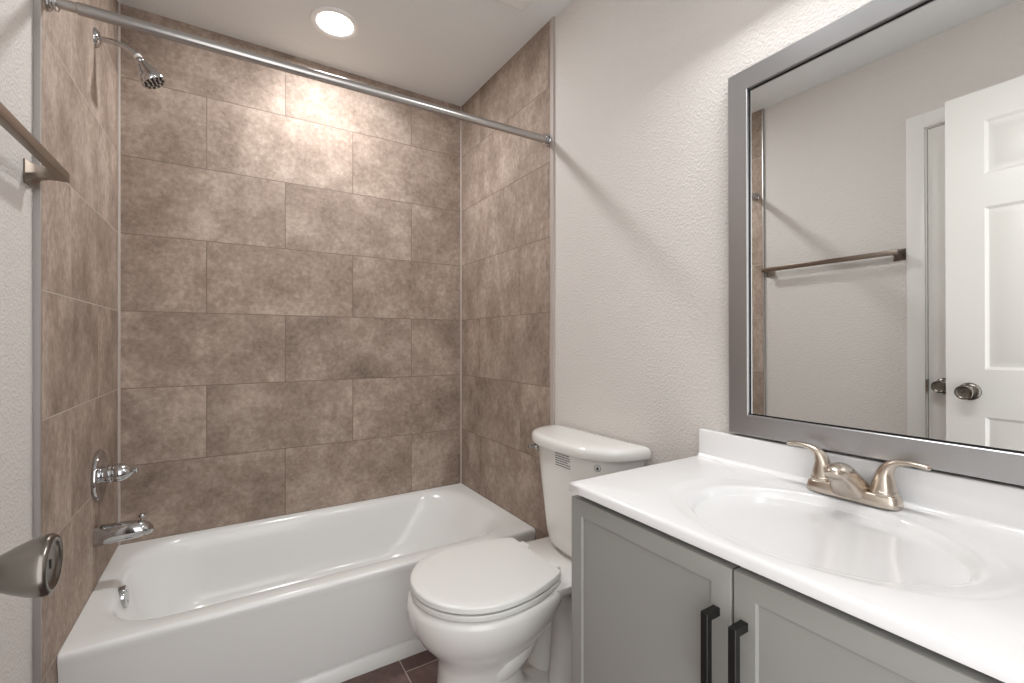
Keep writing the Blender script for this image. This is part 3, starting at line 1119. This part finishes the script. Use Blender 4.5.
for s in (1, -1):
    hy0 = FY + s * 0.0515
    bm = bm_new()
    lathe(bm, [(0.0, 0.021), (0.0215, 0.021), (0.0225, 0.024), (0.0220, 0.029), (0.0205, 0.030)], (FX, hy0, CT), (0, 0, 1), 28)
    P = [(FX, hy0, 0.029, 0.0205, 0.0205), (FX, hy0, 0.040, 0.0190, 0.0192), (FX, hy0 + s * 0.0005, 0.052, 0.0162, 0.0170), (FX, hy0 + s * 0.003, 0.064, 0.0128, 0.0145), (FX, hy0 + s * 0.009, 0.0755, 0.0098, 0.0124),
         (FX - 0.001, hy0 + s * 0.019, 0.0835, 0.0074, 0.0108), (FX - 0.002, hy0 + s * 0.033, 0.0875, 0.0056, 0.0098), (FX - 0.003, hy0 + s * 0.047, 0.0885, 0.0053, 0.0100), (FX - 0.004, hy0 + s * 0.060, 0.0875, 0.0052, 0.0098), (FX - 0.004, hy0 + s * 0.0665, 0.0868, 0.0046, 0.0085), (FX - 0.004, hy0 + s * 0.0700, 0.0864, 0.0026, 0.0045)]
    tube(bm, [(x, y, CT + z, a, b_) for x, y, z, a, b_ in smooth_path(P, 5)], 20, up=(1, 0, 0))
    h_ = obj('handle', bm, M['nickel'], fa, sharp=60)
# ------------------------------------------------------------------ mirror
mi = thing('mirror', 'large framed mirror with brushed silver frame on the right wall above the sink', 'mirror', (PR, 0.39, zz(-0.232)))
my0, my1, mz0, mz1 = 0.082, 0.6925, zz(-0.232), zz(0.678)
MXF, MXG = 1.085, 1.0967
TH, PH = 0.0132, -0.0056                   # the mirror hangs very slightly out of parallel


def hang(v_, front=True):
    """turn a point of the mirror about its left edge; the back stays on the wall"""
    if front:
        v_.x += TH * (v_.y - my1) + PH * (v_.z - zz(0.2))
    return v_


bm = bm_new()
prof = [(0.0, PR - 0.0005), (0.0, MXF + 0.002), (0.002, MXF), (0.0495, MXF + 0.0005), (0.051, MXF + 0.002), (0.051, PR - 0.0005)]
lps = []
for d, x in prof:
    lps.append([hang(q_, x < PR - 0.001) for q_ in (Vector((x, my0 + d, mz0 + d)), Vector((x, my1 - d, mz0 + d)), Vector((x, my1 - d, mz1 - d)), Vector((x, my0 + d, mz1 - d)))])
loft(bm, lps, False, False)
obj('frame', bm, M['frame'], mi, sharp=12)
bm = bm_new()
bx(bm, MXG, MXG + 0.004, my0 + 0.051, my1 - 0.051, mz0 + 0.051, mz1 - 0.051)
for v_ in bm.verts:
    hang(v_.co)
obj('glass', bm, M['mirror'], mi)
bm = bm_new()
d0, d1_ = 0.0508, 0.0540  # black strip painted in for the shade between frame and glass
lps = []
for d, x in ((d0, MXG - 0.0006), (d1_, MXG - 0.0006), (d1_, MXG + 0.001), (d0, MXG + 0.001)):
    lps.append([Vector((x, my0 + d, mz0 + d)), Vector((x, my1 - d, mz0 + d)), Vector((x, my1 - d, mz1 - d)), Vector((x, my0 + d, mz1 - d))])
for lp in lps:
    for v_ in lp:
        hang(v_)
lps.append([v_.copy() for v_ in lps[0]])
loft(bm, lps, False, False)
tag(obj('gap_shade_line', bm, M['black'], mi), 'thin black line painting the shade in the gap round the glass')

# ------------------------------------------------------------------ ceiling fittings
rl_ = thing('recessed_light', 'lit round recessed light in the ceiling above the tub', 'ceiling light', (0.366, 1.985, CZ(1.985)))
zc = CZ(1.985)
bm = bm_new()
lathe(bm, [(0.098, -0.004), (0.098, 0.003), (0.094, 0.008), (0.084, 0.0095), (0.074, 0.006), (0.0715, 0.004), (0.0715, -0.004)], (0.366, 1.985, zc), (0, 0, -1), 48, False, False)
obj('trim_ring', bm, M['plastic'], rl_)
bm = bm_new()
lathe(bm, [(0.0, -0.002), (0.0715, -0.002), (0.0715, 0.003), (0.05, 0.0045), (0.0, 0.005)], (0.366, 1.985, zc), (0, 0, -1), 40)
obj('lens', bm, M['lens'], rl_)

fn = thing('exhaust_fan', 'white exhaust fan grille on the ceiling at the top edge of the photo', 'exhaust fan', (0.84, 1.35, CZ(1.35)))
bm = bm_new()
zf = CZ(1.35) - 0.003
bx(bm, 0.705, 0.972, 1.215, 1.482, zf - 0.016, zf + 0.01, 0.006, 3)
fg = obj('grille', bm, M['plastic'], fn)
bm = bm_new()
for k in range(6):
    yk = 1.240 + k * 0.026
    bx(bm, 0.735, 0.942, yk, yk + 0.010, zf - 0.0175, zf - 0.0155)
obj('slots', bm, M['cab'], fg)

# vanity light over the mirror (the room's second lamp)
vlg = thing('vanity_light', 'brushed nickel three-shade light bar on the wall above the mirror', 'wall light', (PR, 0.40, 2.21))
bm = bm_new()
bx(bm, PR - 0.025, PR, 0.10, 0.70, 2.185, 2.255, 0.006, 2)
obj('back_plate', bm, M['nickel'], vlg)
for y in (0.17, 0.40, 0.63):
    bm = bm_new()
    tube(bm, smooth_path([(PR - 0.02, y, 2.22, 0.008, 0.008), (PR - 0.08, y, 2.230, 0.008, 0.008), (0.935, y, 2.215, 0.008, 0.008), (0.935, y, 2.185, 0.010, 0.010)], 4), 12, up=(0, 1, 0))
    a_ = obj('arm', bm, M['nickel'], vlg, sharp=60)
    bm = bm_new()
    lathe(bm, [(0.018, 0.0), (0.030, 0.008), (0.042, 0.03), (0.054, 0.062), (0.0525, 0.062), (0.040, 0.030), (0.028, 0.010), (0.0, 0.004)], (0.935, y, 2.188), (0, 0, -1), 32, True, True)
    obj('shade', bm, M['plastic'], a_)
